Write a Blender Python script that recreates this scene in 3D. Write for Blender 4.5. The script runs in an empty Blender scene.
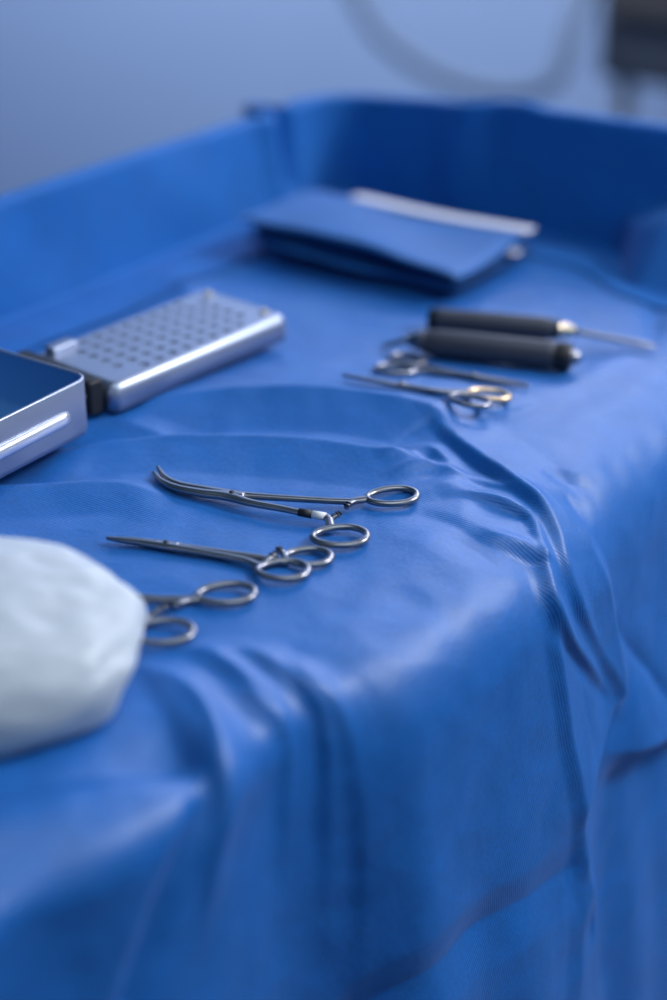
import bpy, bmesh, math, random
import numpy as np
from mathutils import Vector, Matrix, noise
from mathutils.bvhtree import BVHTree

random.seed(4)
SC = bpy.context.scene
COL = SC.collection
R = math.radians

# ---------------------------------------------------------------- helpers
def tag(o, label=None, cat=None, group=None, kind=None):
    if label: o['label'] = label
    if cat: o['category'] = cat
    if group: o['group'] = group
    if kind: o['kind'] = kind
    return o

def empty(name, loc=(0, 0, 0), rz=0.0):
    o = bpy.data.objects.new(name, None)
    o.empty_display_size = 0.02
    o.location = loc
    o.rotation_euler = (0, 0, rz)
    COL.objects.link(o)
    return o

def mesh_obj(name, verts, faces, mat, parent=None, smooth_shade=True, uvs=None):
    me = bpy.data.meshes.new(name)
    me.from_pydata([tuple(v) for v in verts], [], [tuple(f) for f in faces])
    me.update()
    if smooth_shade:
        me.polygons.foreach_set('use_smooth', [True] * len(me.polygons))
    if uvs is not None:
        lay = me.uv_layers.new(name='UVMap')
        idx = np.zeros(len(me.loops), dtype=np.int32)
        me.loops.foreach_get('vertex_index', idx)
        lay.data.foreach_set('uv', np.asarray(uvs, dtype=np.float32)[idx].ravel())
    o = bpy.data.objects.new(name, me)
    me.materials.append(mat)
    COL.objects.link(o)
    if parent is not None:
        o.parent = parent
    return o

def bm_obj(name, bm, mat, parent=None, bevel=0.0, seg=2, smooth_shade=True):
    bmesh.ops.recalc_face_normals(bm, faces=bm.faces)
    me = bpy.data.meshes.new(name)
    bm.to_mesh(me); bm.free()
    me.materials.append(mat)
    o = bpy.data.objects.new(name, me)
    COL.objects.link(o)
    if parent is not None:
        o.parent = parent
    if bevel > 0:
        b = o.modifiers.new('bevel', 'BEVEL')
        b.width = bevel; b.segments = seg; b.limit_method = 'ANGLE'; b.angle_limit = R(35)
    if smooth_shade:
        me.polygons.foreach_set('use_smooth', [True] * len(me.polygons))
        if bevel > 0:
            w = o.modifiers.new('wn', 'WEIGHTED_NORMAL'); w.keep_sharp = True
    return o

def add_box(bm, cx, cy, cz, sx, sy, sz, rz=0.0):
    m = Matrix.Translation((cx, cy, cz)) @ Matrix.Rotation(rz, 4, 'Z') @ Matrix.Diagonal((sx, sy, sz, 1))
    return bmesh.ops.create_cube(bm, size=1.0, matrix=m)['verts']

def add_cyl(bm, p0, p1, r0, r1=None, seg=24):
    r1 = r0 if r1 is None else r1
    p0 = Vector(p0); p1 = Vector(p1); d = p1 - p0
    rot = d.to_track_quat('Z', 'Y').to_matrix().to_4x4()
    m = Matrix.Translation((p0 + p1) / 2) @ rot
    bmesh.ops.create_cone(bm, cap_ends=True, segments=seg, radius1=r0, radius2=r1, depth=d.length, matrix=m)

def catmull(pts, n):
    """pts: list of tuples (any dimension); n samples along a Catmull-Rom spline"""
    P = np.array(pts, float)
    P = np.vstack([2 * P[0] - P[1], P, 2 * P[-1] - P[-2]])
    out = []
    m = len(P) - 3
    for t in np.linspace(0, m - 1e-9, n):
        i = int(t); u = t - i
        a, b, c, d = P[i:i + 4]
        out.append(0.5 * ((2 * b) + (c - a) * u + (2 * a - 5 * b + 4 * c - d) * u * u + (3 * b - a - 3 * c + d) * u ** 3))
    return np.array(out)

def sweep(path, wid, thk, closed=False, seg=14, power=2.0, cap=True):
    """tube with an oval section lying flat: path (n,3), half width wid, half thickness thk -> verts, faces"""
    path = np.asarray(path, float); n = len(path)
    wid = np.broadcast_to(np.asarray(wid, float), (n,)); thk = np.broadcast_to(np.asarray(thk, float), (n,))
    if closed:
        tan = np.roll(path, -1, 0) - np.roll(path, 1, 0)
    else:
        tan = np.gradient(path, axis=0)
    tan /= np.linalg.norm(tan, axis=1, keepdims=True) + 1e-12
    zup = np.array([0, 0, 1.0])
    side = np.cross(tan, zup); side /= np.linalg.norm(side, axis=1, keepdims=True) + 1e-12
    nor = np.cross(side, tan)
    verts = []
    for i in range(n):
        for k in range(seg):
            a = 2 * math.pi * k / seg
            c, s = math.cos(a), math.sin(a)
            c = math.copysign(abs(c) ** (2 / power), c); s = math.copysign(abs(s) ** (2 / power), s)
            verts.append(path[i] + side[i] * c * wid[i] + nor[i] * s * thk[i])
    faces = []
    rows = n if closed else n - 1
    for i in range(rows):
        j = (i + 1) % n
        for k in range(seg):
            l = (k + 1) % seg
            faces.append((i * seg + k, i * seg + l, j * seg + l, j * seg + k))
    if cap and not closed:
        faces.append(tuple(range(seg - 1, -1, -1)))
        faces.append(tuple((n - 1) * seg + k for k in range(seg)))
    return verts, faces

def join_vf(*parts):
    V, F = [], []
    for v, f in parts:
        o = len(V)
        V += list(v); F += [tuple(i + o for i in q) for q in f]
    return V, F

# ---------------------------------------------------------------- materials
def new_mat(name, color, rough=0.5, metal=0.0, spec=0.5):
    m = bpy.data.materials.new(name)
    m.use_nodes = True
    b = m.node_tree.nodes['Principled BSDF']
    b.inputs['Base Color'].default_value = (*color, 1)
    b.inputs['Roughness'].default_value = rough
    b.inputs['Metallic'].default_value = metal
    b.inputs['Specular IOR Level'].default_value = spec
    return m

def N(m, kind, **kw):
    n = m.node_tree.nodes.new(kind)
    for k, v in kw.items():
        setattr(n, k, v)
    return n

def L(m, a, b):
    m.node_tree.links.new(a, b)

def bump_noise(m, scale, strength, dist=0.001, detail=3.0, coord='Object'):
    b = m.node_tree.nodes['Principled BSDF']
    tc = N(m, 'ShaderNodeTexCoord')
    nz = N(m, 'ShaderNodeTexNoise'); nz.inputs['Scale'].default_value = scale; nz.inputs['Detail'].default_value = detail
    bp = N(m, 'ShaderNodeBump'); bp.inputs['Strength'].default_value = strength; bp.inputs['Distance'].default_value = dist
    L(m, tc.outputs[coord], nz.inputs['Vector']); L(m, nz.outputs['Fac'], bp.inputs['Height']); L(m, bp.outputs['Normal'], b.inputs['Normal'])
    return m

def make_drape_mat(name, color, weave=True, rough=0.47, spec=0.64):
    m = new_mat(name, color, rough=rough, spec=spec)
    b = m.node_tree.nodes['Principled BSDF']
    b.inputs['Sheen Weight'].default_value = 0.10
    b.inputs['Sheen Roughness'].default_value = 0.5
    b.inputs['Sheen Tint'].default_value = (0.72, 0.72, 1.0, 1)
    tc = N(m, 'ShaderNodeTexCoord')
    nz = N(m, 'ShaderNodeTexNoise'); nz.inputs['Scale'].default_value = 28; nz.inputs['Detail'].default_value = 5
    L(m, tc.outputs['Object'], nz.inputs['Vector'])
    # slightly uneven fibre density
    mx = N(m, 'ShaderNodeMix'); mx.data_type = 'RGBA'
    mx.inputs['A'].default_value = (*[c * 0.55 for c in color], 1)
    mx.inputs['B'].default_value = (*[min(1, c * 1.45) for c in color], 1)
    fb = N(m, 'ShaderNodeTexNoise'); fb.inputs['Scale'].default_value = 420; fb.inputs['Detail'].default_value = 3
    L(m, tc.outputs['Object'], fb.inputs['Vector'])
    av = N(m, 'ShaderNodeMix'); av.data_type = 'FLOAT'; av.inputs['Factor'].default_value = 0.6
    L(m, nz.outputs['Fac'], av.inputs['A']); L(m, fb.outputs['Fac'], av.inputs['B'])
    L(m, av.outputs['Result'], mx.inputs['Factor']); L(m, mx.outputs['Result'], b.inputs['Base Color'])
    if weave:
        mp = N(m, 'ShaderNodeMapping'); mp.inputs['Rotation'].default_value = (0, 0, R(WEAVE_ANGLE))
        wv = N(m, 'ShaderNodeTexWave'); wv.wave_type = 'BANDS'; wv.bands_direction = 'X'
        wv.inputs['Scale'].default_value = WEAVE_SCALE; wv.inputs['Distortion'].default_value = 0.6
        wv.inputs['Detail'].default_value = 1.0; wv.inputs['Detail Scale'].default_value = 0.5
        L(m, tc.outputs['UV'], mp.inputs['Vector']); L(m, mp.outputs['Vector'], wv.inputs['Vector'])
        b1 = N(m, 'ShaderNodeBump'); b1.inputs['Strength'].default_value = 0.45; b1.inputs['Distance'].default_value = 0.00016
        L(m, wv.outputs['Fac'], b1.inputs['Height'])
        n2 = N(m, 'ShaderNodeTexNoise'); n2.inputs['Scale'].default_value = 260; n2.inputs['Detail'].default_value = 4
        L(m, tc.outputs['Object'], n2.inputs['Vector'])
        b2 = N(m, 'ShaderNodeBump'); b2.inputs['Strength'].default_value = 0.45; b2.inputs['Distance'].default_value = 0.0004
        L(m, n2.outputs['Fac'], b2.inputs['Height']); L(m, b1.outputs['Normal'], b2.inputs['Normal'])
        L(m, b2.outputs['Normal'], b.inputs['Normal'])
    return m

WEAVE_ANGLE = 78.0
WEAVE_SCALE = 185.0
BLUE = (0.002, 0.111, 0.40)
M_DRAPE = make_drape_mat('blue_drape_fabric', BLUE)
M_DRAPE2 = make_drape_mat('blue_drape_fabric_plain', BLUE, weave=False, rough=0.68, spec=0.30)
M_PACK = make_drape_mat('folded_blue_fabric', (0.002, 0.095, 0.33), weave=False, rough=0.6, spec=0.4)
M_STEEL = bump_noise(new_mat('satin_steel', (0.27, 0.27, 0.29), 0.31, 1.0), 900, 0.08, 0.0002)
M_GOLD = new_mat('gilded_steel', (0.78, 0.55, 0.30), 0.28, 1.0)
M_DARKSTEEL = new_mat('ratchet_dark_steel', (0.05, 0.05, 0.06), 0.35, 1.0)
M_CASE = bump_noise(new_mat('brushed_aluminium', (0.36, 0.40, 0.50), 0.42, 0.9), 600, 0.08, 0.0003)
M_BAR_LIT = new_mat('highlit_aluminium', (0.86, 0.86, 0.92), 0.30, 0.85)  # paler than the case metal: the bar's lit highlight is in the colour
M_CASE_IN = new_mat('tray_inside_reflected_blue', (0.07, 0.24, 0.52), 0.55, 0.1)  # blue reflection of the surroundings painted in as base colour
M_BLACK = bump_noise(new_mat('black_rubber', (0.008, 0.008, 0.010), 0.55), 400, 0.1)
M_GRIP = bump_noise(new_mat('dark_grey_grip', (0.045, 0.050, 0.070), 0.45), 700, 0.2, 0.0003)
M_WHITEBAND = new_mat('white_marking_tape', (0.75, 0.75, 0.75), 0.5)
M_STRIP = new_mat('white_adhesive_strip', (0.68, 0.68, 0.78), 0.45)
M_BRASS = new_mat('pale_brass_stud', (0.75, 0.62, 0.45), 0.3, 1.0)
M_WALL = bump_noise(new_mat('pale_blue_wall_paint', (0.33, 0.45, 0.70), 0.7), 60, 0.08)
M_FLOOR = bump_noise(new_mat('grey_blue_vinyl', (0.02, 0.08, 0.18), 0.6), 40, 0.05)
M_HOSE = new_mat('blue_grey_hose', (0.10, 0.15, 0.25), 0.5)
M_CART = new_mat('dark_grey_enamel', (0.045, 0.055, 0.080), 0.5)
M_CART2 = new_mat('brown_grey_panel', (0.065, 0.062, 0.068), 0.5)

M_BAG = new_mat('white_plastic_film', (0.47, 0.515, 0.56), 0.42, 0.0, 0.5)
_b = M_BAG.node_tree.nodes['Principled BSDF']
_b.inputs['Subsurface Weight'].default_value = 0.85
_b.inputs['Subsurface Radius'].default_value = (0.02, 0.02, 0.02)
_b.inputs['Subsurface Scale'].default_value = 1.6
bump_noise(M_BAG, 55, 0.35, 0.003, 3.0)

# ---------------------------------------------------------------- drape base surface
TOP = 0.90                      # height of the table top
def smooth(e0, e1, v):
    t = np.clip((v - e0) / (e1 - e0), 0, 1)
    return t * t * (3 - 2 * t)

_S = np.linspace(-0.60, 1.00, 3201)
_PHI = np.radians(85.0) * smooth(-0.055, 0.062, _S)
_PHI2 = np.radians(26.0) * smooth(-0.080, -0.045, _S) + np.radians(59.0) * smooth(-0.030, 0.004, _S)
_DS = _S[1] - _S[0]
def _profile(phi):
    return (-0.60 + np.concatenate([[0], np.cumsum(np.cos(phi[:-1]) * _DS)]),
            -np.concatenate([[0], np.cumsum(np.sin(phi[:-1]) * _DS)]))
_X, _Z = _profile(_PHI)            # softly rounded edge
_X2, _Z2 = _profile(_PHI2)         # tighter edge where the front hangs in pleats
EDGE_Y = [-0.4, 0.30, 0.42, 0.47, 0.54, 0.64, 0.70, 0.75, 0.80, 0.87, 0.95, 1.05, 1.3]
EDGE_X = [-0.06, -0.012, 0.014, 0.024, 0.012, 0.017, 0.021, 0.023, 0.018, 0.006, 0.000, -0.004, -0.008]

def edge_offset(y):
    # a smooth curve through the control points (cosine-eased between them)
    y = np.asarray(y, float)
    r = np.zeros_like(y)
    for d in np.linspace(-0.04, 0.04, 9):
        r += np.interp(y + d, EDGE_Y, EDGE_X)
    return r / 9.0

def base_surface(y, s):
    """the drape without its folds: flat top, rounded edge, hanging front"""
    k = 1.0 - smooth(0.53, 0.63, y)
    x = np.interp(s, _S, _X) * (1 - k) + np.interp(s, _S, _X2) * k + edge_offset(y) * smooth(-0.16, 0.0, s)
    z = TOP + np.interp(s, _S, _Z) * (1 - k) + np.interp(s, _S, _Z2) * k
    return np.stack([x, y, z], -1)


# folds of the drape: (what, [(y, s, height)...], width on the left, width on the right, sharpness, lean)
FOLDS = [
    ('far terrace', [(0.708, -0.326, 0.006), (0.766, -0.282, 0.011), (0.814, -0.234, 0.015), (0.848, -0.174, 0.016), (0.86, -0.122, 0.016), (0.854, -0.1, 0.008)], 0.07, 0.024, 1.2, 0),
    ('second wave', [(0.68, -0.28, 0.005), (0.71, -0.256, 0.009), (0.744, -0.218, 0.011), (0.778, -0.162, 0.011), (0.8, -0.104, 0.009), (0.804, -0.08, 0.002)], 0.007, 0.022, 1.2, 0),
    ('third wave', [(0.612, -0.282, 0.008), (0.644, -0.246, 0.008), (0.668, -0.218, 0.005), (0.678, -0.182, 0.0005)], 0.007, 0.018, 1.2, 0),
    ('case wave', [(0.652, -0.306, 0.004), (0.692, -0.302, 0.004), (0.726, -0.298, 0.004), (0.742, -0.25, 0.003), (0.752, -0.216, 0.0)], 0.01, 0.012, 1.2, 0),
    ('crumple a', [(0.788, -0.114, 0.0), (0.804, -0.106, 0.005), (0.822, -0.098, 0.006), (0.818, -0.084, 0.005), (0.804, -0.068, 0.0)], 0.007, 0.007, 1.2, 0),
    ('crumple b', [(0.774, -0.1, 0.0), (0.796, -0.092, 0.005), (0.806, -0.08, 0.005), (0.806, -0.062, 0.0)], 0.005, 0.007, 1.2, 0),
    ('crumple c', [(0.75, -0.092, 0.0), (0.77, -0.078, 0.0035), (0.794, -0.068, 0.0045), (0.812, -0.062, 0.0)], 0.009, 0.007, 1.2, 0),
    ('cascade crest', [(0.854, -0.11, 0.002), (0.842, -0.09, 0.006), (0.832, -0.068, 0.008), (0.82, -0.042, 0.009), (0.812, -0.024, 0.008), (0.8, -0.004, 0.0065), (0.788, 0.016, 0.005), (0.792, 0.044, 0.005), (0.822, 0.09, 0.0045), (0.848, 0.128, 0.0035), (0.856, 0.146, 0.0015)], 0.024, 0.0042, 1.2, 0.15),
    ('cascade second', [(0.806, -0.072, 0.001), (0.81, -0.058, 0.003), (0.812, -0.042, 0.004), (0.81, -0.024, 0.003), (0.806, -0.014, 0.001), (0.8, -0.006, 0.0)], 0.006, 0.004, 1.1, 0.2),
    ('cascade third', [(0.776, -0.066, 0.0), (0.788, -0.058, 0.003), (0.794, -0.046, 0.004), (0.796, -0.032, 0.0045), (0.794, -0.018, 0.004), (0.78, -0.004, 0.0035), (0.768, 0.01, 0.004), (0.76, 0.026, 0.0045), (0.77, 0.05, 0.0045), (0.8, 0.086, 0.004), (0.838, 0.13, 0.0005)], 0.008, 0.0026, 1.2, 0.1),
    ('lens valley', [(0.78, -0.054, 0.0), (0.784, -0.04, -0.003), (0.79, -0.026, -0.003), (0.794, -0.014, 0.0)], 0.006, 0.01, 1.4, 0),
    ('hatch valley', [(0.74, -0.074, 0.0), (0.752, -0.062, -0.0015), (0.754, -0.046, -0.002), (0.752, -0.03, -0.0025), (0.756, -0.014, -0.0025), (0.762, -0.004, -0.003), (0.768, 0.006, -0.002)], 0.006, 0.014, 1.1, 0),
    ('hatch crest', [(0.76, -0.034, 0.0), (0.762, -0.022, 0.003), (0.768, -0.01, 0.004), (0.772, 0.0, 0.003), (0.77, 0.006, 0.0)], 0.006, 0.006, 1.2, 0),
    ('hatch small', [(0.742, -0.042, 0.0), (0.742, -0.03, -0.002), (0.74, -0.016, -0.002), (0.742, -0.004, 0.0)], 0.007, 0.01, 1.2, 0),
    ('flap valley', [(0.766, 0.004, -0.001), (0.754, 0.02, -0.0015), (0.756, 0.042, -0.002), (0.782, 0.076, -0.002), (0.82, 0.118, -0.001), (0.844, 0.138, 0.0)], 0.003, 0.005, 1.2, 0),
    ('packing crease', [(0.77, 0.004, 0.003), (0.758, 0.024, 0.005), (0.76, 0.064, 0.005), (0.77, 0.13, 0.005), (0.786, 0.226, 0.0045)], 0.016, 0.006, 1.2, 0),
    ('flap edge', [(0.852, 0.14, 0.006), (0.832, 0.15, 0.008), (0.806, 0.164, 0.007), (0.786, 0.18, 0.004), (0.782, 0.2, 0.0)], 0.006, 0.03, 1.2, 0.3),
    ('right crest', [(0.826, 0.002, 0.001), (0.824, 0.024, 0.003), (0.836, 0.06, 0.005), (0.85, 0.106, 0.005), (0.856, 0.148, 0.002)], 0.008, 0.014, 1.2, 0.2),
    ('right wrinkle', [(0.848, 0.08, 0.0), (0.872, 0.11, -0.003), (0.91, 0.154, -0.004), (0.94, 0.196, -0.002)], 0.006, 0.007, 1.3, 0),
    ('right overhang', [(0.828, 0.174, 0.0), (0.854, 0.184, 0.007), (0.882, 0.194, 0.014), (0.92, 0.206, 0.017), (0.992, 0.226, 0.018)], 0.055, 0.014, 1.2, 0.3),
    ('right hollow', [(0.838, 0.214, 0.0), (0.874, 0.226, -0.005), (0.92, 0.242, -0.009), (0.992, 0.268, -0.01)], 0.015, 0.06, 1.6, 0),
    ('diagonal crease', [(0.786, 0.228, -0.004), (0.734, 0.214, -0.005), (0.66, 0.202, -0.005), (0.602, 0.196, -0.005), (0.578, 0.194, -0.005)], 0.02, 0.013, 1, 0),
    ('lower crest', [(0.786, 0.228, 0.005), (0.8, 0.272, 0.005), (0.812, 0.32, 0.004), (0.836, 0.392, 0.004)], 0.012, 0.01, 1.1, 0),
    ('lower crest b', [(0.786, 0.228, 0.0), (0.782, 0.28, 0.003), (0.774, 0.34, 0.003)], 0.014, 0.01, 1.1, 0),
    ('lower dent', [(0.796, 0.25, 0.0), (0.798, 0.284, -0.004), (0.794, 0.306, 0.0)], 0.006, 0.006, 1.3, 0),
    ('left pleat', [(0.532, -0.078, 0.002), (0.53, -0.058, 0.006), (0.524, -0.042, 0.009), (0.512, -0.028, 0.011), (0.498, -0.012, 0.01), (0.488, 0.01, 0.007), (0.48, 0.04, 0.003), (0.47, 0.07, 0.0)], 0.018, 0.008, 1.3, 0),
    ('pleat b', [(0.56, -0.066, 0.001), (0.56, -0.046, 0.0035), (0.56, -0.028, 0.005), (0.556, -0.012, 0.004), (0.55, 0.022, 0.002), (0.542, 0.084, 0.0)], 0.01, 0.006, 1.2, 0.1),
    ('pleat c', [(0.578, -0.058, 0.001), (0.578, -0.036, 0.004), (0.578, -0.016, 0.005), (0.578, 0.004, 0.004), (0.572, 0.046, 0.002), (0.568, 0.106, 0.0008), (0.564, 0.156, 0.0)], 0.01, 0.005, 1.2, 0.1),
    ('pleat d', [(0.586, -0.036, 0.0), (0.584, -0.018, 0.004), (0.588, 0.004, 0.004), (0.588, 0.028, 0.002), (0.588, 0.09, 0.0015), (0.584, 0.16, 0.0005), (0.582, 0.194, 0.0)], 0.01, 0.005, 1.2, 0.1),
    ('pleat e', [(0.554, -0.076, 0.001), (0.558, -0.058, 0.004), (0.556, -0.038, 0.004), (0.548, -0.022, 0.002), (0.534, 0.004, 0.0)], 0.008, 0.006, 1.2, 0),
    ('rucks a', [(0.548, -0.078, 0.0), (0.568, -0.06, 0.003), (0.576, -0.042, 0.003), (0.576, -0.024, 0.0)], 0.008, 0.005, 1.2, 0),
    ('rucks b', [(0.54, -0.052, 0.0), (0.55, -0.036, 0.003), (0.552, -0.022, 0.003), (0.556, -0.008, 0.0)], 0.006, 0.006, 1.2, 0),
    ('left valley', [(0.502, -0.024, -0.002), (0.492, -0.014, -0.006), (0.474, -0.002, -0.0065), (0.458, 0.014, -0.006), (0.442, 0.038, -0.006), (0.424, 0.066, -0.006)], 0.008, 0.007, 1.2, 0),
    ('bag step', [(0.412, -0.068, -0.006), (0.442, -0.058, -0.009), (0.472, -0.044, -0.011), (0.492, -0.03, -0.01), (0.502, -0.024, 0.0)], 0.035, 0.01, 1.4, 0),
    ('left swell', [(0.494, -0.022, 0.005), (0.456, -0.024, 0.005), (0.414, -0.022, 0.004), (0.372, -0.02, 0.003)], 0.03, 0.04, 1.8, 0),
    ('left dent', [(0.376, -0.02, -0.004), (0.386, 0.006, -0.005), (0.39, 0.042, -0.004)], 0.03, 0.03, 1.8, 0),
    ('right ripple', [(0.93, -0.082, 0.0), (0.972, -0.074, 0.002), (1.022, -0.068, 0.002), (1.082, -0.066, 0.0)], 0.012, 0.016, 1.6, 0),
    ('right ripple b', [(0.892, -0.04, 0.0), (0.936, -0.032, 0.0015), (0.996, -0.03, 0.002), (1.058, -0.028, 0.001)], 0.014, 0.016, 1.6, 0),
    ('right tuck', [(0.842, -0.032, 0.0), (0.852, -0.018, -0.0035), (0.866, 0.004, 0.0)], 0.005, 0.008, 1.2, 0),
    ('right tuck b', [(0.84, -0.016, 0.0), (0.836, -0.004, -0.004), (0.834, 0.014, 0.0)], 0.01, 0.01, 1.2, 0),
    ('end tuck', [(1.182, -0.112, -0.002), (1.122, -0.082, -0.004), (1.068, -0.056, 0.0)], 0.008, 0.01, 1.4, 0),
    ('wall tuck', [(0.966, -0.43, 0.003), (0.948, -0.402, 0.004), (0.944, -0.384, 0.0)], 0.01, 0.01, 1.4, 0),
    ('pack ripple', [(0.982, -0.29, 0.0), (1.002, -0.238, 0.002), (1.018, -0.186, 0.001), (1.116, -0.164, 0.0)], 0.012, 0.012, 1.6, 0),
]

def fold_field(Y, S, pts, wl, wr, power):
    """height of one fold over the grid, and the direction across it"""
    P = catmull(pts, max(24, 10 * len(pts)))
    h = np.zeros_like(Y)
    best = np.full(Y.shape, 1e9); sgn = np.zeros_like(Y); amp = np.zeros_like(Y); endf = np.ones_like(Y)
    ny = np.zeros_like(Y); ns = np.zeros_like(Y)
    tot = len(P) - 1
    for i in range(tot):
        y0, s0, a0 = P[i]; y1, s1, a1 = P[i + 1]
        dy, ds = y1 - y0, s1 - s0
        l2 = dy * dy + ds * ds
        if l2 < 1e-12: continue
        t = ((Y - y0) * dy + (S - s0) * ds) / l2
        tc = np.clip(t, 0, 1)
        qy = Y - (y0 + tc * dy); qs = S - (s0 + tc * ds)
        d = np.hypot(qy, qs)
        m = d < best
        cr = ds * (Y - y0) - dy * (S - s0)           # > 0: left of travel seen from outside the cloth
        best = np.where(m, d, best)
        sgn = np.where(m, cr / (math.sqrt(l2) * d + 1e-9), sgn)
        amp = np.where(m, a0 + (a1 - a0) * tc, amp)
        ln = math.sqrt(l2)
        ny = np.where(m, ds / ln, ny); ns = np.where(m, -dy / ln, ns)
    w = wr + (wl - wr) * (0.5 + 0.5 * np.clip(sgn, -1, 1))
    # soften the change of width on the crest
    if power < 1.25:                                  # crisp, paper-like crease with straight flanks
        q = np.clip(1 - best / (1.7 * w), 0, 1)
        g = 0.75 * q + 0.25 * q * q
    else:
        g = np.exp(-(best / w) ** power)
    # fade beyond the two ends
    return amp * g, ny, ns

def build_drape():
    ys = np.concatenate([np.arange(-0.40, 0.16, 0.02), np.arange(0.16, 0.30, 0.006), np.arange(0.30, 1.12, 0.0017), np.arange(1.12, 1.2261, 0.006)])
    ss = np.concatenate([np.arange(-0.458, -0.36, 0.006), np.arange(-0.36, 0.44, 0.0017), np.arange(0.44, 0.955, 0.02)])
    Y, S = np.meshgrid(ys, ss, indexing='ij')
    Bs = base_surface(Y, S)
    gy = base_surface(Y + 0.002, S) - base_surface(Y - 0.002, S)
    gs = base_surface(Y, S + 0.002) - base_surface(Y, S - 0.002)
    Nn = np.cross(gs, gy); Nn /= np.linalg.norm(Nn, axis=-1, keepdims=True)
    gy /= np.linalg.norm(gy, axis=-1, keepdims=True); gs /= np.linalg.norm(gs, axis=-1, keepdims=True)
    H = np.zeros_like(Y); SY = np.zeros_like(Y); SS = np.zeros_like(Y)
    for what, pts, wl, wr, power, lean in FOLDS:
        pad = 3.2 * max(wl, wr)
        py = [p[0] for p in pts]; ps = [p[1] for p in pts]
        i0, i1 = np.searchsorted(ys, [min(py) - pad, max(py) + pad]); j0, j1 = np.searchsorted(ss, [min(ps) - pad, max(ps) + pad])
        sl = (slice(i0, i1), slice(j0, j1))
        if i1 <= i0 or j1 <= j0: continue
        f, ny, ns = fold_field(Y[sl], S[sl], pts, wl, wr, power)
        H[sl] += f
        if lean:
            k = lean if wl > wr else -lean
            SY[sl] -= ny * f * k; SS[sl] -= ns * f * k
    def soften(A):
        B = A.copy(); B[1:-1] = 0.25 * A[:-2] + 0.5 * A[1:-1] + 0.25 * A[2:]
        C = B.copy(); C[:, 1:-1] = 0.25 * B[:, :-2] + 0.5 * B[:, 1:-1] + 0.25 * B[:, 2:]
        return C
    for _ in range(1):
        H, SY, SS = soften(H), soften(SY), soften(SS)
    # gentle long waves of the hanging front and a barely uneven top
    hang = smooth(0.02, 0.30, S)
    H += hang * (0.0035 * np.sin(Y * 41 + 1.0 + 2 * S) + 0.0025 * np.sin(Y * 73 + 0.4 - 3 * S) + 0.003 * np.sin(Y * 17 + 2.2))
    top = 1 - smooth(-0.03, 0.04, S)
    H += top * (0.0008 * np.sin(Y * 37 + S * 21) + 0.0006 * np.sin(Y * 23 - S * 47 + 1))
    V = Bs + Nn * H[..., None] + gy * SY[..., None] + gs * SS[..., None]
    n, m = Y.shape
    idx = np.arange(n * m).reshape(n, m)
    faces = np.stack([idx[:-1, :-1], idx[:-1, 1:], idx[1:, 1:], idx[1:, :-1]], -1).reshape(-1, 4)
    verts = V.reshape(-1, 3)
    jit = np.array([noise.noise(Vector(p) * 55.0) * 0.0005 + noise.noise(Vector(p) * 18.0) * 0.0012 + (0.3 - abs(noise.noise(Vector(p) * 26.0 + Vector((5, 1, 3))))) * 0.0009 for p in verts[:, :]])
    verts = verts + Nn.reshape(-1, 3) * jit[:, None]
    verts[:, 2] = np.maximum(verts[:, 2], 0.004)
    me = bpy.data.meshes.new('surgical_drape')
    me.vertices.add(len(verts)); me.vertices.foreach_set('co', verts.astype(np.float32).ravel())
    me.loops.add(faces.size); me.loops.foreach_set('vertex_index', faces.astype(np.int32).ravel())
    me.polygons.add(len(faces)); me.polygons.foreach_set('loop_start', np.arange(0, faces.size, 4, dtype=np.int32))
    me.polygons.foreach_set('use_smooth', [True] * len(faces))
    me.update(calc_edges=True); me.validate()
    uv = me.uv_layers.new(name='UVMap')
    co = np.stack([S.ravel(), Y.ravel()], -1).astype(np.float32)
    uv.data.foreach_set('uv', co[faces.ravel()].ravel())
    o = bpy.data.objects.new('surgical_drape', me)
    me.materials.append(M_DRAPE)
    COL.objects.link(o)
    tag(o, 'wrinkled blue surgical drape covering the table top and hanging down its front', 'drape')
    return o, BVHTree.FromPolygons([Vector(v) for v in verts], [tuple(f) for f in faces.tolist()])

drape, BVH = build_drape()

def ground(x, y):
    hit = BVH.ray_cast(Vector((x, y, 1.3)), Vector((0, 0, -1)))
    return hit[0].z if hit[0] is not None else TOP

def rest_plane(pts):
    """best plane z = ax + by + c under the points, lifted so that nothing dips below the cloth"""
    P = np.array([(x, y, ground(x, y)) for x, y in pts])
    A = np.c_[P[:, 0], P[:, 1], np.ones(len(P))]
    c, *_ = np.linalg.lstsq(A, P[:, 2], rcond=None)
    lift = (P[:, 2] - A @ c).max()
    return lambda x, y: c[0] * x + c[1] * y + c[2] + lift

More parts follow.
